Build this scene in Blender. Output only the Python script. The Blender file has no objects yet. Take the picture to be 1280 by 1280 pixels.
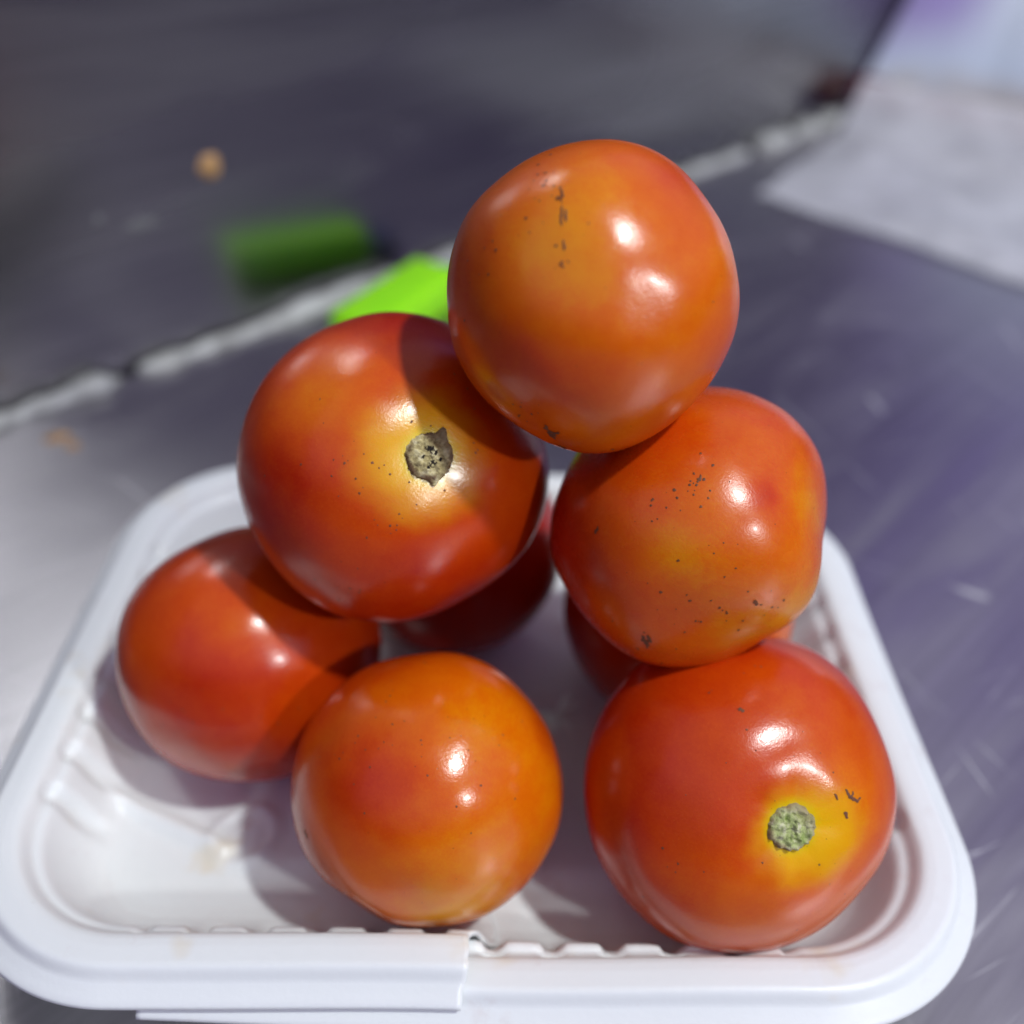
import bpy, bmesh, math, random
from mathutils import Vector, Matrix, noise, Euler, Quaternion

S = bpy.context.scene
COL = S.collection
rad = math.radians

# ------------------------------------------------------------------ camera
cam = bpy.data.cameras.new('camera')
cam.sensor_width = 36.0
cam.lens = 1250.0 / 1280.0 * 36.0
cam.clip_start = 0.01
cam.clip_end = 20.0
cam.dof.use_dof = True
cam.dof.focus_distance = 0.150
cam.dof.aperture_fstop = 6.8
cam.dof.aperture_blades = 0
cam_o = bpy.data.objects.new('camera', cam)
cam_o.location = (0.00356, -0.14615, 0.17737)
cam_o.rotation_euler = (0.90290, -0.03561, 0.01384)
COL.objects.link(cam_o)
S.camera = cam_o

# ------------------------------------------------------------------ light
S.view_settings.view_transform = 'Standard'
S.view_settings.look = 'None'
S.view_settings.exposure = 0.0
S.view_settings.gamma = 1.0
world = bpy.data.worlds.new('World')
S.world = world
world.use_nodes = True
wnt = world.node_tree
bg = wnt.nodes['Background']
tc = wnt.nodes.new('ShaderNodeTexCoord')
sep = wnt.nodes.new('ShaderNodeSeparateXYZ')
rmp = wnt.nodes.new('ShaderNodeValToRGB')
mr = wnt.nodes.new('ShaderNodeMapRange')
mr.inputs['From Min'].default_value = -1.0
mr.inputs['From Max'].default_value = 1.0
wnt.links.new(tc.outputs['Generated'], sep.inputs[0])
wnt.links.new(sep.outputs['Z'], mr.inputs['Value'])
wnt.links.new(mr.outputs['Result'], rmp.inputs['Fac'])
wnt.links.new(rmp.outputs['Color'], bg.inputs['Color'])
e = rmp.color_ramp.elements
e[0].position = 0.40; e[0].color = (0.022, 0.021, 0.028, 1)
e[1].position = 0.97; e[1].color = (0.34, 0.34, 0.355, 1)
k = rmp.color_ramp.elements.new(0.56); k.color = (0.030, 0.027, 0.044, 1)
k = rmp.color_ramp.elements.new(0.78); k.color = (0.24, 0.175, 0.54, 1)
bg.inputs['Strength'].default_value = 1.0


def lamp(name, direction, dist, size, energy, color, target=(0.01, -0.01, 0.05), label=None):
    l = bpy.data.lights.new(name, 'AREA')
    l.shape = 'DISK'
    l.size = size
    l.energy = energy
    l.color = color
    o = bpy.data.objects.new(name, l)
    d = Vector(direction).normalized()
    o.location = Vector(target) + d * dist
    o.rotation_euler = d.to_track_quat('Z', 'Y').to_euler()
    COL.objects.link(o)
    return o


lamp('ceiling_lamp', (0.41, -0.23, 0.885), 1.6, 0.085, 17.2, (0.94, 0.99, 0.985))
lamp('side_lamp', (0.62, -0.58, 0.53), 1.7, 0.085, 8.6, (0.95, 0.99, 0.985))

# ------------------------------------------------------------------ helpers


def tag(o, label=None, cat=None, group=None, kind=None):
    if label: o['label'] = label
    if cat: o['category'] = cat
    if group: o['group'] = group
    if kind: o['kind'] = kind
    return o


def mesh_obj(name, verts, faces, mat=None, parent=None, smooth=True, loc=None, rot=None):
    me = bpy.data.meshes.new(name)
    me.from_pydata([tuple(v) for v in verts], [], faces)
    me.update()
    if smooth:
        me.polygons.foreach_set('use_smooth', [True] * len(me.polygons))
    if mat: me.materials.append(mat)
    o = bpy.data.objects.new(name, me)
    if loc is not None: o.location = loc
    if rot is not None: o.rotation_euler = rot
    COL.objects.link(o)
    if parent: o.parent = parent
    return o


def sstep(a, b, x):
    if a == b: return 0.0 if x < a else 1.0
    t = max(0.0, min(1.0, (x - a) / (b - a)))
    return t * t * (3 - 2 * t)


class NT:
    """small node-tree writer"""

    def __init__(self, name):
        self.m = bpy.data.materials.new(name)
        self.m.use_nodes = True
        self.t = self.m.node_tree
        self.p = self.t.nodes['Principled BSDF']

    def n(self, typ, **kw):
        nd = self.t.nodes.new(typ)
        for a, b in kw.items():
            if hasattr(nd, a): setattr(nd, a, b)
        return nd

    def set(self, sock, v):
        if isinstance(v, bpy.types.NodeSocket):
            self.t.links.new(v, sock)
        else:
            if sock.type == 'RGBA' and len(v) == 3: v = (*v, 1)
            sock.default_value = v

    def math(self, op, a, b=0.0, c=0.0, clamp=False):
        nd = self.n('ShaderNodeMath', operation=op, use_clamp=clamp)
        self.set(nd.inputs[0], a); self.set(nd.inputs[1], b); self.set(nd.inputs[2], c)
        return nd.outputs[0]

    def vmath(self, op, a, b=(0, 0, 0)):
        nd = self.n('ShaderNodeVectorMath', operation=op)
        self.set(nd.inputs[0], a); self.set(nd.inputs[1], b)
        return nd.outputs['Value'] if op in ('DOT_PRODUCT', 'LENGTH', 'DISTANCE') else nd.outputs[0]

    def mix(self, f, a, b):
        nd = self.n('ShaderNodeMix', data_type='RGBA')
        self.set(nd.inputs[0], f); self.set(nd.inputs[6], a); self.set(nd.inputs[7], b)
        return nd.outputs[2]

    def range(self, v, a, b, c=0.0, d=1.0, smooth=True):
        nd = self.n('ShaderNodeMapRange')
        nd.interpolation_type = 'SMOOTHSTEP' if smooth else 'LINEAR'
        self.set(nd.inputs[0], v)
        for i, x in enumerate((a, b, c, d)): self.set(nd.inputs[1 + i], x)
        return nd.outputs[0]

    def noise(self, vec, scale, detail=2.0, rough=0.5, dist=0.0):
        nd = self.n('ShaderNodeTexNoise')
        self.set(nd.inputs['Vector'], vec)
        nd.inputs['Scale'].default_value = scale
        nd.inputs['Detail'].default_value = detail
        nd.inputs['Roughness'].default_value = rough
        nd.inputs['Distortion'].default_value = dist
        return nd.outputs['Fac']

    def voronoi(self, vec, scale, feature='F1'):
        nd = self.n('ShaderNodeTexVoronoi', feature=feature)
        self.set(nd.inputs['Vector'], vec)
        nd.inputs['Scale'].default_value = scale
        return nd

    def ramp(self, f, stops):
        nd = self.n('ShaderNodeValToRGB')
        el = nd.color_ramp.elements
        while len(el) < len(stops): el.new(0.5)
        for q, (p, c) in zip(el, stops):
            q.position = p; q.color = (*c, 1)
        self.set(nd.inputs[0], f)
        return nd.outputs['Color']

    def bump(self, h, strength=0.3, dist=0.001, normal=None):
        nd = self.n('ShaderNodeBump')
        nd.inputs['Strength'].default_value = strength
        nd.inputs['Distance'].default_value = dist
        self.set(nd.inputs['Height'], h)
        if normal is not None: self.set(nd.inputs['Normal'], normal)
        return nd.outputs[0]

    def obj(self):
        return self.n('ShaderNodeTexCoord').outputs['Object']

    def mapped(self, vec, scale=(1, 1, 1), rot=(0, 0, 0), loc=(0, 0, 0)):
        nd = self.n('ShaderNodeMapping')
        self.set(nd.inputs['Vector'], vec)
        nd.inputs['Scale'].default_value = scale
        nd.inputs['Rotation'].default_value = rot
        nd.inputs['Location'].default_value = loc
        return nd.outputs[0]


def P(nt, **kw):
    for a, b in kw.items():
        nt.set(nt.p.inputs[a.replace('_', ' ')], b)


# ------------------------------------------------------------------ counter and back wall (steel)
def steel(name, base, rough, brush_rot, streak, scratches=0.0):
    t = NT(name)
    o = t.obj()
    ro = t.mapped(o, rot=brush_rot)
    br = t.mapped(ro, scale=(6, 420, 420))
    b1 = t.noise(br, 1.0, 3.0, 0.6)
    b2 = t.noise(t.mapped(ro, scale=(14, 1500, 1500)), 1.0, 2.0, 0.6)
    cloud = t.noise(o, 9.0, 3.0, 0.55)
    col = t.mix(t.range(b1, 0.3, 0.7), tuple(c * (1 - streak) for c in base), base)
    col = t.mix(t.range(cloud, 0.35, 0.7), col, tuple(c * 0.86 for c in base))
    h = t.math('ADD', t.math('MULTIPLY', b1, 0.7), t.math('MULTIPLY', b2, 0.5))
    rg = t.math('ADD', rough, t.math('MULTIPLY', t.math('SUBTRACT', cloud, 0.5), 0.12))
    soft = t.noise(t.mapped(ro, scale=(5.0, 24, 24), loc=(2, 5, 1)), 1.0, 4.0, 0.6, 0.8)
    col = t.mix(t.range(soft, 0.40, 0.75, 0.0, 0.20), col, tuple(min(1, c * 1.45) for c in base))
    rg = t.math('ADD', rg, t.range(soft, 0.4, 0.7, -0.04, 0.10))
    if scratches:
        for i, (ang, sc) in enumerate(((0.35, 55), (-0.5, 70), (1.2, 45))):
            v = t.voronoi(t.mapped(t.mapped(o, rot=(0, 0, ang)), scale=(0.10, 1, 1), loc=(i * 3.1, i * 1.7, 0)), sc, 'DISTANCE_TO_EDGE')
            m = t.math('MULTIPLY', t.range(v.outputs[0], 0.0, 0.008, 1.0, 0.0),
                       t.range(t.noise(o, 22 + i * 5, 2.0), 0.54, 0.66))
            col = t.mix(t.math('MULTIPLY', m, scratches), col, (0.95, 0.95, 0.97))
            rg = t.math('ADD', rg, t.math('MULTIPLY', m, 0.3))
    P(t, Base_Color=col, Metallic=1.0, Roughness=rg, Normal=t.bump(h, 0.25, 0.00012))
    return t.m


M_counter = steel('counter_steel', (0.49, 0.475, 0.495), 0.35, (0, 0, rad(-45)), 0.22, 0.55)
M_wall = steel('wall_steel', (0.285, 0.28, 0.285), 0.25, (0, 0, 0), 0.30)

# the counter: a slab whose back edge follows the wall (seam through (0, .268), running at 45 degrees)
WN = Vector((1, -1, 0)).normalized()      # out of the wall, into the room
WT = Vector((1, 1, 0)).normalized()       # along the seam
W0 = Vector((0, 0.268, 0))


def on_seam(s, out=0.0, z=0.0):
    return W0 + WT * s + WN * out + Vector((0, 0, z))


cv = [on_seam(-0.9, 0.0), on_seam(1.1, 0.0), on_seam(1.1, 0.85), on_seam(-0.9, 0.85)]
cv += [v + Vector((0, 0, -0.03)) for v in cv]
cf = [(3, 2, 1, 0), (4, 5, 6, 7), (0, 1, 5, 4), (1, 2, 6, 5), (2, 3, 7, 6), (3, 0, 4, 7)]
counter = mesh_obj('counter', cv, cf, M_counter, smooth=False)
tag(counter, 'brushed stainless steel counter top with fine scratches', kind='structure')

# wall built in its own frame: x along seam, y up, z out of the wall
rotw = Matrix((WT, Vector((0, 0, 1)), WN)).transposed().to_euler()
wv = [(-0.9, -0.03, -0.003), (1.1, -0.03, -0.003), (1.1, 0.42, -0.003), (-0.9, 0.42, -0.003)]
wv += [(x, y, -0.02) for x, y, z in wv]
wf = [(0, 1, 2, 3), (7, 6, 5, 4), (1, 0, 4, 5), (2, 1, 5, 6), (3, 2, 6, 7), (0, 3, 7, 4)]
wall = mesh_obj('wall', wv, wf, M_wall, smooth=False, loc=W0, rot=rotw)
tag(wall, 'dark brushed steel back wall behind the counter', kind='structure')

# ------------------------------------------------------------------ sealant along the joint
t = NT('sealant_grey')
o = t.obj()
nz = t.noise(o, 120, 4, 0.6)
P(t, Base_Color=t.ramp(nz, [(0.3, (0.30, 0.30, 0.28)), (0.7, (0.52, 0.53, 0.51))]), Roughness=0.38, Specular_IOR_Level=0.6,
  Normal=t.bump(nz, 0.5, 0.001))
M_seal = t.m


def seal_run(s0, s1, radius_fn, name):
    n = int((s1 - s0) / 0.0022); m = 14
    vs, fs = [], []
    for i in range(n + 1):
        s = s0 + (s1 - s0) * i / n
        endf = math.sqrt(max(0.0, min(1.0, min(i, n - i) / 4.0)))
        r = radius_fn(s) * endf + 1e-5
        oz = noise.noise(Vector((s * 60, 3, 1))) * 0.25
        for j in range(m):
            a = 2 * math.pi * j / m
            rr = r * (1 + 0.22 * noise.noise(Vector((s * 150, math.cos(a) * 1.3, math.sin(a) * 1.3))))
            vs.append(on_seam(s, 0.2 * r + rr * math.cos(a) * 1.15, rr * math.sin(a) * 0.9 + r * (0.35 + oz)))
    for i in range(n):
        for j in range(m):
            fs.append((i * m + j, i * m + (j + 1) % m, (i + 1) * m + (j + 1) % m, (i + 1) * m + j))
    fs.append(tuple(range(m))[::-1]); fs.append(tuple(n * m + j for j in range(m)))
    return mesh_obj(name, vs, fs, M_seal)


def lumpy(base, amp, freq, seed):
    return lambda s: max(0.0012, base + amp * noise.noise(Vector((s * freq, seed, 0.3))))


b = seal_run(-0.42, -0.176, lumpy(0.0030, 0.0026, 95, 1.0), 'sealant_bead')
tag(b, 'lumpy grey sealant bead along the joint at far left', 'sealant')
b = seal_run(-0.172, -0.055, lambda s: 0.0026 + 0.0016 * sstep(-0.160, -0.172, s) + 0.0022 * sstep(-0.125, -0.095, s) + 0.0011 * noise.noise(Vector((s * 110, 7, 0))), 'sealant_bead')
tag(b, 'smooth grey sealant bead ending beside the lime green block', 'sealant')
b = seal_run(-0.05, 0.185, lumpy(0.0034, 0.001, 60, 4.0), 'sealant_bead')
tag(b, 'grey sealant bead hidden mostly behind the topmost tomato', 'sealant')
for i, (s0, s1, r, lab) in enumerate(((0.192, 0.225, 0.0062, 'pale sealant blob just right of the topmost tomato'),
                                      (0.229, 0.248, 0.0065, 'short round sealant blob, middle one right of the topmost tomato'),
                                      (0.252, 0.31, 0.0056, 'long sealant blob next to the clear plastic bag'))):
    b = seal_run(s0, s1, lumpy(r, r * 0.25, 90, 9.0 + i), 'sealant_bead')
    tag(b, lab, 'sealant')

# ------------------------------------------------------------------ lime green block with blue end
def rounded_box(name, size, bev, mat, parent=None, loc=(0, 0, 0), rot=(0, 0, 0), seg=3):
    bm = bmesh.new()
    bmesh.ops.create_cube(bm, size=1.0)
    bmesh.ops.scale(bm, vec=size, verts=bm.verts)
    bmesh.ops.bevel(bm, geom=bm.edges[:], offset=bev, segments=seg, profile=0.6, affect='EDGES')
    me = bpy.data.meshes.new(name); bm.to_mesh(me); bm.free()
    me.polygons.foreach_set('use_smooth', [True] * len(me.polygons))
    me.materials.append(mat)
    o = bpy.data.objects.new(name, me)
    o.location = loc; o.rotation_euler = rot
    COL.objects.link(o)
    if parent: o.parent = parent
    return o


t = NT('lime_plastic')
P(t, Base_Color=t.ramp(t.noise(t.obj(), 60, 2), [(0.3, (0.28, 0.80, 0.002)), (0.7, (0.33, 0.86, 0.003))]), Roughness=0.4, Subsurface_Weight=0.7, Subsurface_Radius=(0.7, 1.0, 0.2), Subsurface_Scale=0.012)
M_lime = t.m
t = NT('blue_plastic')
P(t, Base_Color=t.ramp(t.noise(t.obj(), 80, 2), [(0.3, (0.03, 0.04, 0.16)), (0.7, (0.05, 0.06, 0.22))]), Roughness=0.4)
M_blue = t.m
blk = bpy.data.objects.new('plastic_clip', None)
blk.location = (-0.0385, 0.1905, 0.0)
blk.rotation_euler = (0, 0, rad(62))
COL.objects.link(blk)
tag(blk, 'lime green plastic block with blue end lying behind the tomatoes', 'plastic block')
rounded_box('green_body', (0.056, 0.022, 0.014), 0.0025, M_lime, blk, (0, -0.002, 0.0072))
rounded_box('blue_end', (0.012, 0.014, 0.008), 0.002, M_blue, blk, (0.0352, -0.003, 0.0045))

# ------------------------------------------------------------------ food specks
t = NT('dried_food')
P(t, Base_Color=t.ramp(t.noise(t.obj(), 500, 3), [(0.3, (0.32, 0.17, 0.06)), (0.7, (0.55, 0.33, 0.14))]), Roughness=0.7)
M_food = t.m
t = NT('pale_residue')
P(t, Base_Color=(0.13, 0.13, 0.135), Roughness=0.6)
M_resid = t.m


def speck(name, r, h, mat, seed, loc, rot=(0, 0, 0), stretch=(1, 1)):
    vs = [(0, 0, h)]; fs = []
    n, m = 18, 5
    for i in range(1, m + 1):
        q = i / m
        for j in range(n):
            a = 2 * math.pi * j / n
            rr = r * q * (1 + 0.28 * noise.noise(Vector((math.cos(a) * 1.5, math.sin(a) * 1.5, seed))))
            vs.append((rr * math.cos(a) * stretch[0], rr * math.sin(a) * stretch[1], h * math.sqrt(max(0, 1 - q * q)) * (1 + 0.3 * noise.noise(Vector((rr * 900, a, seed)))) ))
    for j in range(n): fs.append((0, 1 + j, 1 + (j + 1) % n))
    for i in range(m - 1):
        for j in range(n):
            a, b2 = 1 + i * n + j, 1 + i * n + (j + 1) % n
            fs.append((a, a + n, b2 + n, b2))
    return mesh_obj(name, vs, fs, mat, loc=loc, rot=rot)


def wall_pt(x, y, z):
    p = Vector((x, y, z)); d = (p - W0).dot(WN)
    return p - WN * d - WN * 0.003


tag(speck('food_speck', 0.0042, 0.0016, M_food, 1.2, wall_pt(-0.093, 0.175, 0.061), rotw), 'round tan food speck stuck on the dark steel wall', 'food speck')
tag(speck('pale_smear', 0.0040, 0.0004, M_resid, 4.2, wall_pt(-0.112, 0.156, 0.048), rotw, (1.4, 0.5)), 'thin pale smear on the wall, left of the green reflection', 'smear')
tag(speck('pale_smear', 0.0022, 0.0004, M_resid, 5.2, wall_pt(-0.121, 0.147, 0.053), rotw, (0.8, 0.7)), 'tiny pale smear, leftmost mark on the wall', 'smear')
tag(speck('food_crumb', 0.0030, 0.0012, M_food, 7.2, (-0.1335, 0.1075, 0.0), (0, 0, 0.6), (1.3, 0.7)), 'larger tan crumb on the counter below the sealant at far left', 'crumb')
tag(speck('food_crumb', 0.0022, 0.001, M_food, 8.2, (-0.1275, 0.1035, 0.0), (0, 0, 0.2), (1.0, 0.8)), 'smaller tan crumb on the counter, nearer the white tray', 'crumb')

# ------------------------------------------------------------------ packages at upper right
t = NT('package_film')
o = t.obj()   # x along width, z up
sx = t.n('ShaderNodeSeparateXYZ'); t.set(sx.inputs[0], o)
wob = t.math('MULTIPLY', t.math('SUBTRACT', t.noise(o, 16, 3), 0.5), 0.05)
zz = t.math('ADD', sx.outputs['Z'], wob)
xx = t.math('ADD', sx.outputs['X'], wob)
c = t.ramp(t.math('MULTIPLY', zz, 5.0), [(0.0, (0.30, 0.02, 0.03)), (0.06, (0.55, 0.50, 0.46)), (0.16, (0.62, 0.70, 0.82)), (0.40, (0.70, 0.76, 0.86)),
                                          (0.5, (0.42, 0.50, 0.72)), (0.7, (0.62, 0.64, 0.80)), (1.0, (0.55, 0.56, 0.75))])
pur = t.range(t.math('SUBTRACT', xx, t.math('MULTIPLY', zz, 0.30)), -0.115, -0.07, 1.0, 0.0)
c = t.mix(t.math('MULTIPLY', t.math('MULTIPLY', pur, t.range(zz, 0.02, 0.07)), 0.9), c, (0.36, 0.27, 0.60))
P(t, Base_Color=c, Roughness=0.3, Specular_IOR_Level=0.5)
M_pack = t.m
t = NT('package_seam_red')
P(t, Base_Color=t.ramp(t.noise(t.obj(), 100, 2), [(0.3, (0.10, 0.006, 0.010)), (0.7, (0.16, 0.008, 0.014))]), Roughness=0.35)
M_red = t.m

pk = bpy.data.objects.new('snack_packet', None)
pdir = Vector((0.84, -0.54, 0)).normalized()
pk.location = (0.306, 0.4005, 0.004)
pk.rotation_euler = (rad(-32), 0, math.atan2(pdir.y, pdir.x))
COL.objects.link(pk)
tag(pk, 'white and purple plastic packet with dark red bottom seam leaning at upper right', 'packet')
PWd, PHt = 0.25, 0.20
for side in (0,):
    vs, fs = [], []
    nx, nz_ = 60, 44
    for sgn in (-1, 1):
        for j in range(nz_ + 1):
            for i in range(nx + 1):
                u, v = i / nx, j / nz_
                bul = (max(0, math.sin(math.pi * u)) ** 0.6) * (max(0, math.sin(math.pi * v)) ** 0.6)
                wr = noise.noise(Vector((u * 7, v * 5, sgn * 2.0))) * 0.003 + noise.noise(Vector((u * 22, v * 6, sgn))) * 0.0015
                yy = sgn * (0.013 * bul + wr * bul + 0.0002)
                vs.append(((u - 0.5) * PWd * (1 - 0.03 * math.sin(math.pi * v)) + 0.108 * v * PHt, yy, 0.010 + v * PHt))
    N1 = (nx + 1) * (nz_ + 1)
    for s_ in range(2):
        for j in range(nz_):
            for i in range(nx):
                a = s_ * N1 + j * (nx + 1) + i
                q = (a, a + 1, a + nx + 2, a + nx + 1)
                fs.append(q if s_ == 0 else q[::-1])
    mesh_obj('film_pouch', vs, fs, M_pack, pk)
vs, fs = [], []
nx = 90
for i in range(nx + 1):
    u = i / nx
    x = (u - 0.5) * PWd
    w = 0.0022 * noise.noise(Vector((u * 14, 2, 0)))
    for (yy, zz_) in ((-0.0012, 0.0), (-0.0012, 0.021), (0.0012, 0.021), (0.0012, 0.0)):
        vs.append((x, yy + w - 0.004 * (1 if zz_ == 0 else 0), zz_))
for i in range(nx):
    for j in range(4):
        a = i * 4
        fs.append((a + j, a + 4 + j, a + 4 + (j + 1) % 4, a + (j + 1) % 4))
mesh_obj('bottom_seam', vs, fs, M_red, pk)

# the thin clear bag lying in front of the packet
t = NT('clear_polythene')
o = t.obj()
nz = t.noise(o, 30, 4, 0.6)
tr = t.n('ShaderNodeBsdfTransparent'); tr.inputs[0].default_value = (0.93, 0.93, 0.95, 1)
P(t, Base_Color=t.ramp(nz, [(0.3, (0.74, 0.74, 0.78)), (0.7, (0.80, 0.80, 0.84))]), Roughness=0.3, Normal=t.bump(t.noise(o, 60, 2), 0.10, 0.002))
mx = t.n('ShaderNodeMixShader')
t.set(mx.inputs[0], t.range(nz, 0.3, 0.7, 0.40, 0.56))
t.t.links.new(tr.outputs[0], mx.inputs[1]); t.t.links.new(t.p.outputs[0], mx.inputs[2])
t.t.links.new(mx.outputs[0], t.t.nodes['Material Output'].inputs['Surface'])
M_bag = t.m
A, B, Cc, Dd = Vector((0.123, 0.336, 0)), Vector((0.203, 0.456, 0)), Vector((0.430, 0.300, 0)), Vector((0.300, 0.165, 0))
vs, fs = [], []
nu, nv = 70, 60
for lay in (0, 1):
    for j in range(nv + 1):
        for i in range(nu + 1):
            u, v = i / nu, j / nv
            p = (A.lerp(Dd, u)).lerp(B.lerp(Cc, u), v)
            p = p + Vector((noise.noise(Vector((u * 5, v * 5, 3))), noise.noise(Vector((u * 5, v * 5, 9))), 0)) * 0.004
            ed = min(1, min(u, 1 - u) * 9) * min(1, min(v, 1 - v) * 9)
            z = 0.0014 + 0.024 * sstep(0.78, 1.0, v) * sstep(0.62, 0.34, u) + (0.0025 + 0.004 * (0.5 + noise.noise(Vector((p.x * 16, p.y * 16, 1)))) + 0.002 * noise.noise(Vector((p.x * 60, p.y * 45, 5)))) * (0.08 + 0.92 * ed)
            vs.append((p.x, p.y, max(0.0014, z) if lay == 0 else max(0.0006, z - 0.001 - 0.004 * ed)))
N1 = (nu + 1) * (nv + 1)
for lay in (0, 1):
    for j in range(nv):
        for i in range(nu):
            a = lay * N1 + j * (nu + 1) + i
            q = (a, a + 1, a + nu + 2, a + nu + 1)
            fs.append(q if lay == 0 else q[::-1])
tag(mesh_obj('plastic_bag', vs, fs, M_bag), 'crumpled translucent polythene bag lying flat on the counter', 'plastic bag')

# ------------------------------------------------------------------ the white tray
TW, TD, TR = 0.180, 0.1455, 0.0345
XC = 0.0010                                   # where the front rim is cracked
PROF = [(0, 17.3), (0.2, 17.8), (0.9, 18.3), (2.0, 18.9), (2.9, 19.45), (3.4, 19.75), (3.8, 20.4), (4.2, 21.2), (4.7, 21.75), (5.4, 21.95),
        (8.0, 22.05), (9.4, 21.9), (10.2, 21.6), (10.8, 21.0), (11.3, 20.2), (11.7, 19.4), (12.2, 18.9), (13.0, 18.7), (13.6, 18.3), (14.1, 17.5),
        (15.2, 15.0), (16.6, 12.0), (18.2, 9.0), (20.0, 6.9), (22.0, 5.7), (24.5, 5.2), (28.0, 5.0), (34.0, 5.0), (50, 5.0), (80, 5.0)]


def prof(d):
    for (a, za), (b_, zb) in zip(PROF, PROF[1:]):
        if d <= b_:
            return za + (zb - za) * (d - a) / (b_ - a)
    return PROF[-1][1]


SX, SY = TW / 2 - TR, TD / 2 - TR
straight = [2 * SX, 2 * SY]
arc = math.pi / 2 * TR
PER = 2 * (2 * SX) + 2 * (2 * SY) + 4 * arc


def rim(sv):
    """point and outward normal on the outer outline; sv in metres counter-clockwise from the crack at the front"""
    sv = sv % PER
    segs = [('l', SX - XC, (XC, -TD / 2), (1, 0), (0, -1)),
            ('a', arc, (SX, -SY), -90), ('l', 2 * SY, (TW / 2, -SY), (0, 1), (1, 0)),
            ('a', arc, (SX, SY), 0), ('l', 2 * SX, (SX, TD / 2), (-1, 0), (0, 1)),
            ('a', arc, (-SX, SY), 90), ('l', 2 * SY, (-TW / 2, SY), (0, -1), (-1, 0)),
            ('a', arc, (-SX, -SY), 180), ('l', SX + XC + 1e-6, (-SX, -TD / 2), (1, 0), (0, -1))]
    for s in segs:
        if sv <= s[1] + 1e-9:
            if s[0] == 'l':
                return Vector((s[2][0] + s[3][0] * sv, s[2][1] + s[3][1] * sv)), Vector(s[4]), False
            a = rad(s[3]) + sv / TR
            n = Vector((math.cos(a), math.sin(a)))
            return Vector(s[2]) + n * TR, n, True
        sv -= s[1]
    return Vector((XC, -TD / 2)), Vector((0, -1)), False


def seg_dist(p, a, b_):
    ab = b_ - a
    t_ = max(0, min(1, (p - a).dot(ab) / ab.length_squared))
    return (p - (a + ab * t_)).length


def tray_detail(x, y):
    p = Vector((x, y)); z = 0.0
    ax, ay = abs(x), abs(y)
    # raised panel in the floor with a soft edge and gusset ridges running into each corner
    z += 0.0014 * sstep(0.046, 0.041, ax) * sstep(0.043, 0.037, ay)
    for sxx in (-1, 1):
        for syy in (-1, 1):
            z += 0.0017 * math.exp(-(seg_dist(p, Vector((sxx * 0.047, syy * 0.036)), Vector((sxx * 0.076, syy * 0.0235))) / 0.0015) ** 2)
            z += 0.0013 * math.exp(-(seg_dist(p, Vector((sxx * 0.049, syy * 0.018)), Vector((sxx * 0.072, syy * 0.006))) / 0.0016) ** 2)
    # embossed mark near the left front of the floor
    d = (p - Vector((-0.044, -0.033))).length
    z += 0.0007 * math.exp(-((d - 0.006) / 0.0012) ** 2)
    d = (p - Vector((-0.045, -0.0315))).length
    z += 0.0006 * math.exp(-(d / 0.0016) ** 2)
    z += 0.00025 * noise.noise(Vector((x * 160, y * 160, 1))) * sstep(0.05, 0.04, ax)
    return z


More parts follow.
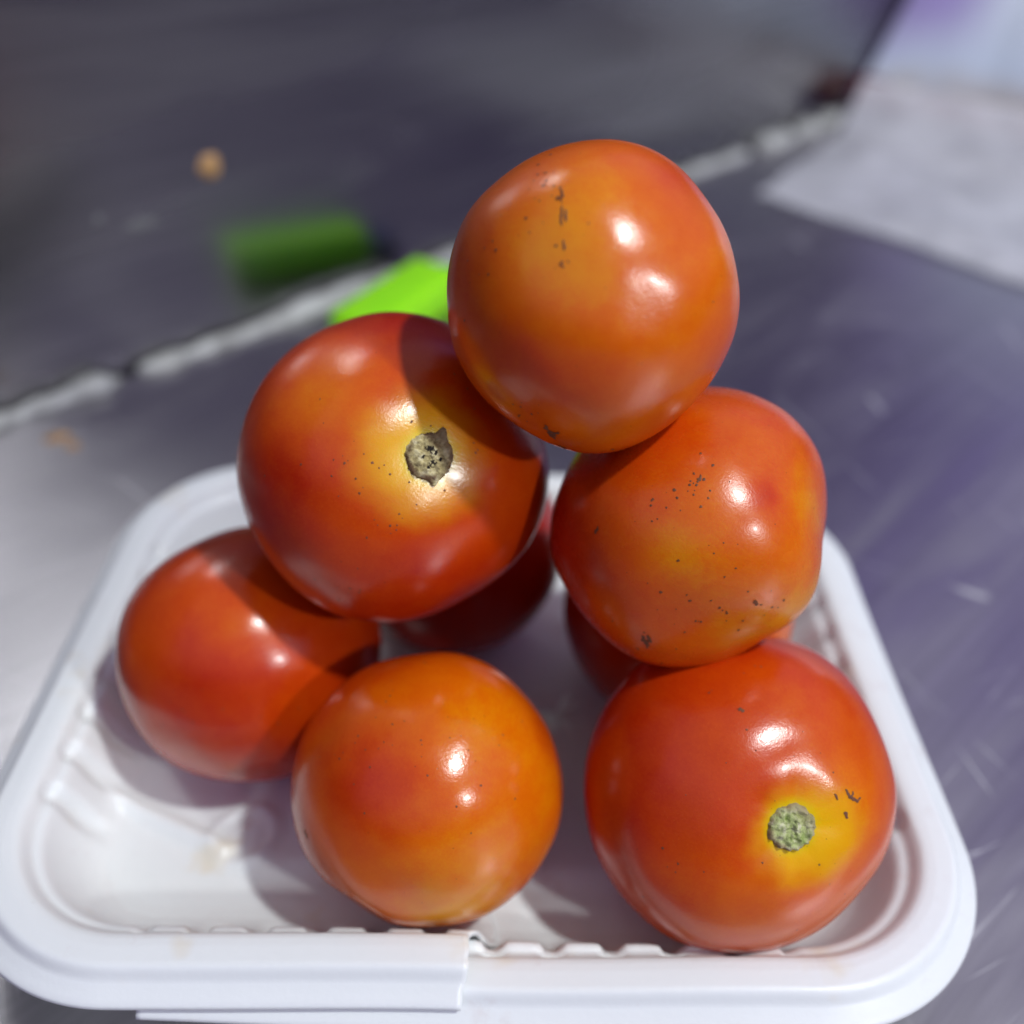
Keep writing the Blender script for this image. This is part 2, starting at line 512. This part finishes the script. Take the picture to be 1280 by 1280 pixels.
DL = []
d = 0.0
while d < 0.024:
    DL.append(d); d += 0.0003 if d < 0.0145 else 0.0006
while d < 0.054:
    DL.append(d); d += 0.0009
DL += [0.06, 0.066, 0.0725]
NS = 700
OVER = 0.052                                    # the cracked right-hand part runs this far under the left-hand part
tv, tf = [], []
rows = []
for dd in DL:
    q = 1.0 - dd / 0.0725                        # 1 at the outer edge, 0 at the middle
    ov = OVER * sstep(0.62, 0.97, q)
    # jagged crack
    jag = 0.0
    row = []
    crk = sstep(0.55, 0.72, q)
    nest = 1.0 - 0.85 * sstep(0.0105, 0.0150, dd)
    for i in range(NS + 1):
        lin = i / NS
        s0 = -ov
        edge_wob = 0.0006 * noise.noise(Vector((dd * 500, 1.3, 0))) * crk - 0.0012 * sstep(0.0042, 0.0, dd) + 0.0045 * sstep(0.0118, 0.018, dd) * sstep(0.035, 0.02, dd)
        sv = s0 + lin * (PER + edge_wob - s0)
        if sv >= PER: pt, nr, isarc = rim(0); pt = pt + Vector((sv - PER, 0))
        elif sv < 0: pt, nr, isarc = rim(0); pt = pt + Vector((sv, 0))
        else: pt, nr, isarc = rim(sv)
        # slide towards the long axis of the tray
        ax = Vector((max(-(TW - TD) / 2, min((TW - TD) / 2, pt.x * 0.6)), 0.0))
        if dd <= 0.024:
            pos = pt - nr * dd
        else:
            p24 = pt - nr * 0.024
            f = (dd - 0.024) / (0.0725 - 0.024)
            pos = p24.lerp(ax, f)
        z = prof(dd * 1000) / 1000
        # ribs pressed into the straight walls
        if 0.0105 < dd < 0.022 and not isarc:
            al = pt.x if abs(nr.y) > 0.5 else pt.y
            lim = SX if abs(nr.y) > 0.5 else SY
            fade = sstep(0.0105, 0.0125, dd) * sstep(0.022, 0.016, dd) * sstep(lim, lim - 0.004, abs(al))
            wv_ = 0.5 + 0.5 * math.cos(2 * math.pi * al / 0.0098)
            wv_ = sstep(0.0, 0.5, wv_)
            pos = pos + nr * (0.0011 * fade * (1 - wv_))
            z -= 0.0012 * fade * (1 - wv_)
        z += tray_detail(pos.x, pos.y) * sstep(0.014, 0.021, dd)
        pos3 = Vector((pos.x, pos.y, z))
        # slow unevenness of thin plastic
        pos3.z += 0.0004 * noise.noise(Vector((pos.x * 25, pos.y * 25, 4))) * q
        # displacement of both sides of the crack
        if sv < 0.09:
            k_ = nest * crk * sstep(0.095, -0.005, sv) * sstep(-0.052, 0.0, sv)
            pos3 += Vector((0, -0.0005, 0)) * k_
            pos3.z -= 0.0025 * nest * crk * sstep(0.06, 0.0, sv)
        if sv > PER - 0.07:
            k_ = max(nest, 0.65) * crk * sstep(PER - 0.07, PER, sv)
            pos3 += Vector((0, 0.0015, 0.0008)) * k_
        pos3.x += 0.0016 * sstep(0.0, 0.09, pos3.x) * sstep(0.03, -0.05, pos3.y)
        row.append(len(tv)); tv.append(pos3)
    rows.append(row)
for a, b_ in zip(rows, rows[1:]):
    for i in range(NS):
        tf.append((a[i], a[i + 1], b_[i + 1], b_[i]))
t = NT('white_tray_plastic')
o = t.obj()
stain = t.range(t.noise(t.mapped(o, loc=(0.31, 0.12, 0)), 55, 3, 0.6), 0.60, 0.76, 0.0, 0.42)
c = t.mix(stain, (0.80, 0.835, 0.84), (0.70, 0.55, 0.30))
c = t.mix(t.math('MULTIPLY', t.range(t.noise(o, 130, 4, 0.65), 0.55, 0.75, 0.0, 0.35), t.range(t.noise(o, 28, 2), 0.45, 0.6)), c, (0.60, 0.50, 0.48))
sp = t.voronoi(t.vmath('ADD', o, (0.5, 0.2, 0.1)), 160)
spk = t.math('MULTIPLY', t.range(sp.outputs['Distance'], 0.03, 0.07, 1.0, 0.0), t.range(t.noise(o, 55, 2), 0.58, 0.64))
c = t.mix(t.math('MULTIPLY', spk, 0.75), c, (0.10, 0.06, 0.06))
P(t, Base_Color=c, Roughness=t.range(t.noise(o, 60, 3), 0.3, 0.7, 0.30, 0.42), Subsurface_Weight=0.4, Subsurface_Radius=(1, 1, 1), Subsurface_Scale=0.002,
  Specular_IOR_Level=0.45, Normal=t.bump(t.math('ADD', t.noise(o, 900, 3), t.noise(o, 220, 2)), 0.10, 0.0004))
M_tray = t.m
tray = mesh_obj('food_tray', tv, tf, M_tray)
sm = tray.modifiers.new('shell', 'SOLIDIFY'); sm.thickness = 0.0007; sm.offset = -1
tag(tray, 'white plastic food tray with cracked front rim holding the tomatoes', 'tray')

# ------------------------------------------------------------------ tomatoes
BR = Vector((0.99927, 0.01383, 0.03560))        # basis for naming the sides of a fruit: right,
BU = Vector((-0.03652, 0.61889, 0.78463))       # upper-back
BT = Vector((-0.01118, -0.78535, 0.61895))      # front-top


EYE = [None]


def side(a, b_):
    """unit vector on the front of the fruit being made, a to the right, b up"""
    c2 = math.sqrt(max(0.0, 1 - a * a - b_ * b_))
    tw = (Vector((0.0036, -0.146, 0.177)) - Vector(EYE[0])).normalized()
    rt = (BR - tw * BR.dot(tw)).normalized()
    return (rt * a + tw.cross(rt) * b_ + tw * c2).normalized()


def at(*c):
    EYE[0] = c
    return c


RED, DRED, ORG, YEL = (0.43, 0.017, 0.001), (0.32, 0.008, 0.001), (0.64, 0.125, 0.001), (0.70, 0.26, 0.001)


def skin(name, loc_dir, base, amp, seed, yellows=(), reds=(), halo=0.0, halo_dir=None, rough=0.24):
    t = NT(name)
    o = t.n('ShaderNodeTexCoord').outputs['Object']
    nn = t.vmath('NORMALIZE', o)
    off = t.vmath('ADD', nn, (seed * 1.7, seed * 0.6, seed * 2.3))
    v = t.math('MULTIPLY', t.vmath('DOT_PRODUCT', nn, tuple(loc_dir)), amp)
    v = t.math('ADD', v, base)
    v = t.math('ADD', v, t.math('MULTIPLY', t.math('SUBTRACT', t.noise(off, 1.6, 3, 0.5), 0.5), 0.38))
    v = t.math('ADD', v, t.math('MULTIPLY', t.math('SUBTRACT', t.noise(off, 6, 4, 0.6), 0.5), 0.20))
    for dr, a0, st in yellows:
        ds = t.vmath('DISTANCE', nn, tuple(dr))
        ds = t.math('ADD', ds, t.math('MULTIPLY', t.math('SUBTRACT', t.noise(off, 5, 2), 0.5), 0.25))
        v = t.math('ADD', v, t.range(ds, 0.0, a0, st, 0.0))
    for dr, a0, st in reds:
        ds = t.vmath('DISTANCE', nn, tuple(dr))
        ds = t.math('ADD', ds, t.math('MULTIPLY', t.math('SUBTRACT', t.noise(off, 4, 2), 0.5), 0.3))
        v = t.math('ADD', v, t.range(ds, 0.0, a0, -st, 0.0))
    fine = t.noise(t.mapped(off, scale=(1, 1, 0.4)), 60, 3, 0.7)
    v = t.math('ADD', v, t.math('MULTIPLY', t.math('SUBTRACT', fine, 0.5), 0.20))
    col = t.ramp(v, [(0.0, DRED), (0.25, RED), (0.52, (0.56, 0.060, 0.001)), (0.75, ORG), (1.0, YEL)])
    if halo:
        hd = t.vmath('DISTANCE', nn, tuple(halo_dir if halo_dir is not None else (0, 0, 1)))
        hd = t.math('ADD', hd, t.math('MULTIPLY', t.math('SUBTRACT', t.noise(off, 4, 3), 0.5), 0.22))
        col = t.mix(t.range(hd, 0.12, halo, 1.0, 0.0), col, (0.78, 0.41, 0.001))
        hd2 = t.vmath('DISTANCE', nn, (0, 0, 1))
        col = t.mix(t.range(hd2, 0.14, 0.24, 0.8, 0.0), col, (0.64, 0.50, 0.004))
    # pores and dark specks
    vo = t.voronoi(off, 17)
    keep = t.range(vo.outputs['Color'], 0.5, 0.55)
    spk = t.math('MULTIPLY', t.range(vo.outputs['Distance'], 0.04, 0.09, 1.0, 0.0), t.range(t.noise(off, 3.1, 2), 0.42, 0.58))
    spk = t.math('MULTIPLY', spk, keep)
    col = t.mix(t.math('MULTIPLY', spk, 0.8), col, (0.05, 0.015, 0.006))
    v2 = t.voronoi(off, 42)
    por = t.range(v2.outputs['Distance'], 0.05, 0.16, 1.0, 0.0)
    col = t.mix(t.math('MULTIPLY', por, 0.16), col, (0.70, 0.36, 0.06))
    h = t.math('ADD', t.math('MULTIPLY', t.noise(off, 48, 2, 0.6), 0.8), t.math('MULTIPLY', t.noise(off, 120, 1), 0.30))
    h = t.math('SUBTRACT', h, t.math('MULTIPLY', spk, 1.0))
    P(t, Base_Color=col, Roughness=t.range(t.noise(off, 9, 3), 0.3, 0.7, rough - 0.035, rough + 0.025), Specular_IOR_Level=0.46,
      Subsurface_Weight=0.12, Subsurface_Radius=(1.0, 0.25, 0.08), Subsurface_Scale=0.0025,
      Normal=t.bump(h, 0.11, 0.0003), Coat_Weight=0.10, Coat_Roughness=0.11, Coat_IOR=1.5)
    return t.m


t = NT('brown_scar')
P(t, Base_Color=t.ramp(t.noise(t.obj(), 900, 3), [(0.3, (0.085, 0.028, 0.010)), (0.7, (0.20, 0.060, 0.016))]), Roughness=0.6)
M_scar = t.m


def stem_mat(name, c0, c1, c2, rimc):
    t = NT(name)
    o = t.obj()
    r = t.vmath('LENGTH', t.mapped(o, scale=(1, 1, 0)))
    c = t.ramp(t.noise(o, 430, 4, 0.7), [(0.36, c0), (0.5, c1), (0.60, c2)])
    wig = t.math('ADD', r, t.math('MULTIPLY', t.math('SUBTRACT', t.noise(o, 420, 3), 0.5), 0.0022))
    rmk = t.math('MULTIPLY', t.range(wig, 0.0026, 0.0036, 0.0, 0.9), t.range(t.noise(o, 260, 2), 0.40, 0.55))
    c = t.mix(rmk, c, rimc)
    sd = t.n('ShaderNodeSeparateXYZ'); t.set(sd.inputs[0], o)
    c = t.mix(t.range(t.math('ADD', sd.outputs['X'], sd.outputs['Y']), 0.0008, 0.0050, 0.0, 0.8), c, rimc)
    P(t, Base_Color=c, Roughness=0.8, Normal=t.bump(t.noise(o, 1400, 4, 0.7), 0.8, 0.0006))
    return t.m


M_stem_dry = stem_mat('dry_stem_scar', (0.22, 0.16, 0.065), (0.54, 0.46, 0.22), (0.74, 0.66, 0.40), (0.10, 0.04, 0.018))
M_stem_green = stem_mat('green_stem_scar', (0.24, 0.32, 0.07), (0.46, 0.50, 0.22), (0.64, 0.62, 0.42), (0.33, 0.26, 0.13))
t = NT('stem_hole'); P(t, Base_Color=(0.012, 0.007, 0.004), Roughness=0.9); M_hole = t.m


class Fruit:
    def __init__(self, c, r, axis, kz=0.92, dep=0.10, depw=0.30, lob=0.02, nl=5, ph=0.0, top=0.0, seed=1.0, bumps=(), puck=1.0):
        self.c, self.r = Vector(c), r
        self.kz, self.dep, self.depw, self.lob, self.nl, self.ph, self.top, self.seed = kz, dep, depw, lob, nl, ph, top, seed
        self.puck = puck
        z = Vector(axis).normalized()
        x = z.orthogonal().normalized() if abs(z.dot(BR)) > 0.95 else (BR - z * z.dot(BR)).normalized()
        self.M = Matrix((x, z.cross(x), z)).transposed()
        self.bumps = [(self.loc(d_), w, a) for d_, w, a in bumps]

    def loc(self, w):
        return (self.M.transposed() @ Vector(w)).normalized()

    def surf(self, n):
        """local surface point for a local unit direction"""
        n = Vector(n).normalized()
        th = math.acos(max(-1, min(1, n.z)))
        ph = math.atan2(n.y, n.x)
        lobe = 1 + self.lob * math.cos(self.nl * ph + self.ph) * math.sin(th) ** 2 * (0.6 + 0.9 * n.z)
        wob = 1 + 0.036 * noise.noise(n * 1.1 + Vector((self.seed * 3.1, self.seed, 0))) + 0.010 * noise.noise(n * 2.6 + Vector((self.seed, 5, self.seed)))
        wob += 0.0022 * 0.4 * noise.noise(n * 9 + Vector((self.seed, 1, 2)))
        for d_, w, a in self.bumps:
            wob += a * math.exp(-((n - d_).length / w) ** 2)
        rr = self.r * lobe * wob
        x, y, z = n.x * rr, n.y * rr, n.z * rr * self.kz
        z += self.top * self.r * max(0, n.z) ** 2 * math.sin(th) ** 2
        z -= self.dep * self.r * math.exp(-(th / self.depw) ** 2) * (1 + 0.22 * self.puck * min(1.0, th / 0.4) ** 2 * math.cos(self.nl * ph))
        z -= self.puck * 0.0011 * self.r * math.exp(-((th - 0.21) / 0.09) ** 2) * (0.6 + math.cos(8 * ph + self.seed) + 0.5 * math.cos(13 * ph))
        z += 0.03 * self.r * math.exp(-((math.pi - th) / 0.25) ** 2)
        return Vector((x, y, z))

    def normal(self, n):
        n = Vector(n).normalized()
        a = n.orthogonal().normalized(); b_ = n.cross(a); e_ = 0.01
        p = (self.surf(n + a * e_) - self.surf(n - a * e_)).cross(self.surf(n + b_ * e_) - self.surf(n - b_ * e_))
        return p.normalized() if p.dot(n) > 0 else -p.normalized()

    def build(self, mat, label):
        nu, nv = 128, 84
        vs = [self.surf((0, 0, 1))]
        for j in range(1, nv):
            th = math.pi * j / nv
            for i in range(nu):
                ph = 2 * math.pi * i / nu
                vs.append(self.surf((math.sin(th) * math.cos(ph), math.sin(th) * math.sin(ph), math.cos(th))))
        vs.append(self.surf((0, 0, -1)))
        fs = [(0, 1 + i, 1 + (i + 1) % nu) for i in range(nu)]
        for j in range(nv - 2):
            for i in range(nu):
                a, b_ = 1 + j * nu + i, 1 + j * nu + (i + 1) % nu
                fs.append((a, a + nu, b_ + nu, b_))
        L = len(vs) - 1
        o0 = 1 + (nv - 2) * nu
        fs += [(L, o0 + (i + 1) % nu, o0 + i) for i in range(nu)]
        self.o = mesh_obj('tomato', vs, fs, mat, loc=self.c, rot=self.M.to_euler())
        tag(self.o, label, 'tomato', 'ripe tomatoes piled on the white tray')
        return self.o

    def stroke(self, pts, w=0.00018, lift=0.00006, seed=0):
        """thin ragged scar laid over the skin through front-side points (a right, b up)"""
        vs, fs = [], []
        dirs = [self.loc(side(*p)) for p in pts]
        fine = []
        for a, b_ in zip(dirs, dirs[1:]):
            n = max(2, int((a - b_).length * self.r / 0.00022))
            fine += [a.lerp(b_, i / n).normalized() for i in range(n)]
        fine.append(dirs[-1])
        m = len(fine)
        for i, q in enumerate(fine):
            tn = (fine[min(i + 1, m - 1)] - fine[max(i - 1, 0)])
            sd = q.cross(tn).normalized()
            jit = 0.0005 * noise.noise(Vector((i * 0.35, seed, 2)))
            ww = w * (0.35 + 0.65 * math.sin(math.pi * (i + 0.5) / m)) * (1 + 0.8 * noise.noise(Vector((i * 0.7, seed, 0))))
            for k2 in (-1, 0, 1):
                d_ = (q + sd * ((k2 * ww + jit) / self.r)).normalized()
                vs.append(self.surf(d_) + self.normal(d_) * (lift + (0.00006 if k2 == 0 else 0)))
        for i in range(m - 1):
            for k2 in range(2):
                a = i * 3 + k2
                fs.append((a, a + 1, a + 4, a + 3))
        return mesh_obj('skin_scar', vs, fs, M_scar, self.o)

    def dots(self, pts, r=0.00016, seed=0):
        vs, fs = [], []
        for pi, (a, b_) in enumerate(pts):
            q = self.loc(side(a, b_))
            u = q.orthogonal().normalized(); v = q.cross(u)
            base = len(vs)
            vs.append(self.surf(q) + self.normal(q) * 0.0001)
            for i in range(9):
                an = 2 * math.pi * i / 9
                rr = r * (0.55 + 0.75 * ((pi * 37 % 11) / 10.0)) * (0.7 + 0.9 * (0.5 + noise.noise(Vector((i * 1.1, pi * 3.7, seed)))))
                d_ = (q + (u * math.cos(an) + v * math.sin(an)) * (rr / self.r)).normalized()
                vs.append(self.surf(d_) + self.normal(d_) * 0.00004)
            for i in range(9): fs.append((base, base + 1 + i, base + 1 + (i + 1) % 9))
        return tag(mesh_obj('dark_specks', vs, fs, M_scar, self.o), kind='stuff')

    def stem(self, rad_, mat, holes=True, spikes=((60, 0.42), (-80, 0.2))):
        vs, fs = [], []
        n, m = 72, 16
        base = self.surf((0, 0, 1)).z
        def edge(a):
            e_ = rad_ * (1 + 0.06 * noise.noise(Vector((math.cos(a) * 2, math.sin(a) * 2, self.seed))) + 0.10 * noise.noise(Vector((math.cos(a) * 6, math.sin(a) * 7, self.seed))))
            for dg, am in spikes:
                dl = (math.degrees(a) - dg + 180) % 360 - 180
                e_ *= 1 + am * math.exp(-(dl / 11) ** 2)
            return e_
        def ht(x, y, q):
            p = Vector((x, y, 0)) * 1000
            z = 0.0007 * noise.noise(p * 0.9) + 0.0005 * noise.noise(p * 2.1)
            return z + 0.0009 * (1 - q * q) + 0.0003 * math.exp(-((q - 0.85) / 0.12) ** 2)
        def foot(x, y):
            th = math.atan2(math.hypot(x, y), self.r * self.kz * 0.93)
            ph = math.atan2(y, x)
            return self.surf((math.sin(th) * math.cos(ph), math.sin(th) * math.sin(ph), math.cos(th))).z
        vs.append((0, 0, foot(0, 0) + 0.0010))
        for j in range(1, m + 1):
            q = j / m
            for i in range(n):
                a = 2 * math.pi * i / n
                x, y = edge(a) * q * math.cos(a), edge(a) * q * math.sin(a)
                vs.append((x, y, foot(x, y) + (ht(x, y, q) + 0.00035 if j < m else -0.0002)))
        for i in range(n): fs.append((0, 1 + i, 1 + (i + 1) % n))
        for j in range(m - 1):
            for i in range(n):
                a, b_ = 1 + j * n + i, 1 + j * n + (i + 1) % n
                fs.append((a, a + n, b_ + n, b_))
        # coordinates of the scar material are measured from the fruit's centre line
        st = mesh_obj('stem_scar', vs, fs, mat, self.o)
        if holes:
            for (hx, hy, hr) in ((-0.0005, 0.0012, 0.00045), (0.0005, 0.0007, 0.0007), (0.0003, -0.0011, 0.0005), (-0.0013, -0.0002, 0.0003), (0.0016, -0.0004, 0.00028), (-0.0004, -0.0018, 0.00025)):
                q = math.hypot(hx, hy) / rad_
                cz = foot(hx, hy) + ht(hx, hy, q) + 0.00052
                hv = [(hx, hy, cz)]
                for i in range(10):
                    a = 2 * math.pi * i / 10
                    rr = hr * (1 + 0.9 * noise.noise(Vector((math.cos(a) * 2, math.sin(a) * 2, hx * 9000))))
                    x, y = hx + rr * math.cos(a), hy + rr * math.sin(a)
                    hv.append((x, y, foot(x, y) + ht(x, y, math.hypot(x, y) / rad_) + 0.00047))
                mesh_obj('pit', hv, [(0, 1 + i, 1 + (i + 1) % 10) for i in range(10)], M_hole, st)
        return st


def cluster(cx, cy, n, spread, seed):
    rnd = random.Random(seed)
    return [(cx + rnd.gauss(0, spread), cy + rnd.gauss(0, spread)) for _ in range(n)]


# topmost tomato
f = Fruit(at(0.0163, -0.0062, 0.1085), 0.0221, BU * 0.25 - BT * 0.9 - BR * 0.25, kz=0.98, seed=1.0, lob=0.012,
          bumps=((side(-0.1, 0.98), 0.7, 0.05), (side(0.0, -0.98), 0.6, 0.035)))
f.build(skin('skin_top', f.loc(side(0.2, 0.5)), 0.62, 0.12, 1.0,
             yellows=((f.loc(side(-0.2, 0.25)), 0.8, 0.15), (f.loc(side(0.1, -0.85)), 0.5, 0.12)),
             reds=((f.loc(side(-0.35, -0.35)), 0.7, 0.13), (f.loc(side(0.5, 0.75)), 0.5, 0.15), (f.loc(side(-0.8, 0.2)), 0.5, 0.12))),
        'glossy orange tomato balanced on top of the pile')
f.stroke([(-0.19, 0.66), (-0.18, 0.60), (-0.21, 0.585), (-0.175, 0.57)], seed=1)
f.stroke([(-0.18, 0.55), (-0.185, 0.48), (-0.18, 0.44)], seed=2)
f.stroke([(-0.155, 0.53), (-0.155, 0.46)], seed=3)
f.stroke([(-0.17, 0.36), (-0.165, 0.30)], 0.00018, seed=4)
f.stroke([(-0.17, 0.24), (-0.19, 0.215), (-0.165, 0.20)], seed=5)
f.stroke([(-0.29, -0.79), (-0.25, -0.86), (-0.22, -0.88)], 0.0004, seed=6)
f.stroke([(-0.20, -0.83), (-0.25, -0.865)], 0.0003, seed=7)
f.stroke([(-0.20, -0.93), (-0.16, -0.955)], 0.0004, seed=8)
f.dots(cluster(-0.45, -0.72, 9, 0.06, 3) + cluster(-0.3, 0.72, 14, 0.07, 4) + cluster(-0.7, 0.35, 6, 0.08, 5) + [(-0.83, -0.12), (0.15, -0.93), (0.75, 0.0)] + cluster(-0.2, 0.45, 8, 0.12, 6), seed=1)

# left tomato of the middle layer
f = Fruit(at(-0.0157, -0.0015, 0.0724), 0.0272, (0.345, -0.733, 0.639), kz=0.90, dep=0.045, depw=0.34, lob=0.016, nl=4, ph=0.8, seed=2.2, puck=0.12,
          bumps=((side(-0.15, 0.45), 0.3, 0.012), (side(-0.6, -0.75), 0.35, 0.03)))
f.build(skin('skin_mid_left', f.loc(side(0.2, 0.3)), 0.37, 0.10, 2.0,
             yellows=((f.loc(side(-0.45, 0.45)), 0.6, 0.28),), reds=((f.loc(side(-0.75, -0.2)), 0.6, 0.15), (f.loc(side(0.1, 0.95)), 0.6, 0.2), (f.loc(side(0.2, -0.8)), 0.6, 0.12)),
             halo=0.56, halo_dir=(-0.06, 0.0, 1)),
        'dark red tomato with dry brown stem scar, left one of the middle pair')
f.stem(0.0039, M_stem_dry)
f.dots(cluster(0.03, -0.32, 5, 0.03, 1) + cluster(-0.1, 0.0, 26, 0.18, 2) + cluster(-0.3, -0.75, 10, 0.1, 7) + [(-0.97, -0.1), (0.2, -0.85)] + cluster(0.4, 0.1, 14, 0.15, 8), 0.00014, seed=2)

# right tomato of the middle layer
f = Fruit(at(0.0358, -0.0118, 0.0702), 0.0241, BR * 0.75 - BU * 0.55 - BT * 0.35, kz=0.93, dep=0.12, lob=0.055, nl=5, ph=1.0, top=0.05, seed=3.4,
          bumps=((side(0.55, -0.70), 0.30, 0.025), (side(-0.2, -0.9), 0.3, 0.015), (side(0.2, 0.95), 0.6, 0.02)))
f.build(skin('skin_mid_right', f.loc(side(0.6, -0.2)), 0.50, 0.20, 3.0,
             yellows=((f.loc(side(-0.1, -0.2)), 0.35, 0.22), (f.loc(side(0.75, -0.55)), 0.5, 0.35), (f.loc(side(0.4, -0.75)), 0.45, 0.3), (f.loc(side(0.8, 0.15)), 0.35, 0.2)),
             reds=((f.loc(side(-0.85, -0.1)), 0.6, 0.25), (f.loc(side(-0.3, 0.7)), 0.5, 0.15), (f.loc(side(0.5, 0.2)), 0.2, 0.2)), rough=0.27),
        'blotchy orange and yellow tomato, right one of the middle pair')
f.stroke([(-0.30, -0.72), (-0.25, -0.80)], 0.0004, seed=11)
f.stroke([(-0.26, -0.72), (-0.24, -0.77)], 0.0003, seed=12)
f.stroke([(0.03, 0.30), (0.06, 0.32)], 0.0003, seed=13)
f.stroke([(0.42, -0.48), (0.44, -0.52)], 0.0003, seed=14)
f.stroke([(-0.62, -0.03), (-0.60, 0.02)], 0.00025, seed=15)
f.dots(cluster(0.0, -0.6, 24, 0.22, 9) + cluster(0.05, 0.3, 14, 0.07, 10) + cluster(-0.15, 0.15, 10, 0.08, 11) + cluster(0.4, -0.6, 10, 0.1, 12) + [(0.2, -0.1), (0.22, -0.32), (0.6, -0.48), (0.85, 0.1)], 0.00017, seed=3)

# lower left
f = Fruit(at(-0.0448, -0.0074, 0.0296), 0.0258, BU * 0.3 - BT * 0.7 - BR * 0.5, kz=0.95, seed=4.1, lob=0.01,
          bumps=((side(-0.2, 0.95), 0.6, -0.02),))
f.build(skin('skin_low_left', f.loc(side(-0.2, 0.5)), 0.36, 0.12, 4.0, yellows=((f.loc(side(-0.1, 0.15)), 0.45, 0.15),),
             reds=((f.loc(side(-0.3, -0.4)), 0.7, 0.12),)),
        'red tomato at the lower left corner, shaded by the one above')
f.dots(cluster(-0.5, -0.5, 10, 0.15, 13) + cluster(0.1, -0.6, 8, 0.2, 14), 0.00013, seed=4)

# front middle
f = Fruit(at(-0.0073, -0.0369, 0.0287), 0.0239, BU * 0.55 - BT * 0.8 + BR * 0.1, kz=0.97, seed=5.3, lob=0.01,
          bumps=((side(-0.5, -0.84), 0.18, -0.05), (side(-0.8, -0.50), 0.35, 0.02)))
f.build(skin('skin_front', f.loc(side(0.5, -0.4)), 0.60, 0.20, 5.0, yellows=((f.loc(side(0.2, -0.85)), 0.65, 0.25), (f.loc(side(0.35, 0.45)), 0.5, 0.12)),
             reds=((f.loc(side(-0.4, 0.0)), 0.65, 0.30), (f.loc(side(0.9, 0.3)), 0.4, 0.2)), rough=0.21),
        'bright orange tomato at the front edge with yellow underside')
f.dots(cluster(-0.3, 0.4, 20, 0.22, 15) + cluster(-0.5, 0.1, 8, 0.12, 16) + cluster(0.3, 0.3, 10, 0.2, 17), 0.00013, seed=5)
f.stroke([(-0.84, -0.30), (-0.82, -0.36)], 0.0002, seed=16)

# front right
f = Fruit(at(0.0464, -0.0372, 0.0316), 0.0272, (0.17, -0.775, 0.612), kz=0.90, dep=0.09, depw=0.34, lob=0.012, nl=5, ph=0.3, seed=6.6,
          bumps=((side(-0.1, 0.38), 0.22, 0.010),))
f.build(skin('skin_front_right', f.loc(side(0.75, -0.5)), 0.44, 0.24, 6.0, yellows=((f.loc(side(0.6, -0.25)), 0.55, 0.30), (f.loc(side(0.0, -0.75)), 0.4, 0.08)),
             reds=((f.loc(side(-0.7, 0.0)), 0.7, 0.12), (f.loc(side(0.1, 0.8)), 0.4, 0.1)), halo=0.46, halo_dir=(0.10, -0.06, 1)),
        'large orange red tomato with pale green stem scar at right front')
f.stem(0.0037, M_stem_green, False, ((200, 0.1),))
f.stroke([(0.66, -0.04), (0.68, -0.08), (0.71, -0.10), (0.74, -0.09)], 0.0003, seed=21)
f.stroke([(0.60, -0.07), (0.62, -0.10)], 0.0002, seed=22)
f.stroke([(0.70, -0.05), (0.69, -0.09)], 0.0002, seed=23)
f.stroke([(0.65, -0.17), (0.67, -0.20)], 0.0003, seed=24)
f.stroke([(0.08, 0.42), (0.11, 0.40)], 0.00035, seed=25)
f.dots(cluster(0.2, 0.5, 12, 0.25, 18) + cluster(-0.3, -0.6, 8, 0.2, 19) + cluster(0.3, -0.4, 8, 0.2, 20), 0.00013, seed=6)

# two tomatoes hidden at the back of the bottom layer
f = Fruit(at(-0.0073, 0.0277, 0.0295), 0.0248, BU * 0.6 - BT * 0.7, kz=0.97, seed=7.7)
f.build(skin('skin_back_left', f.loc(side(0, 0.5)), 0.08, 0.1, 7.0), 'red tomato with shade painted into its skin, beneath the middle pair at back')  # base kept low: shade under the pile is painted into the skin colour
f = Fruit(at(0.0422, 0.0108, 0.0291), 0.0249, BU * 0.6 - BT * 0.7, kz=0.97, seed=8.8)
f.build(skin('skin_back_right', f.loc(side(0.8, 0.2)), 0.36, 0.35, 8.0), 'orange tomato mostly hidden behind the large right front one')  # base lowered as well, painting the shade behind the front tomato
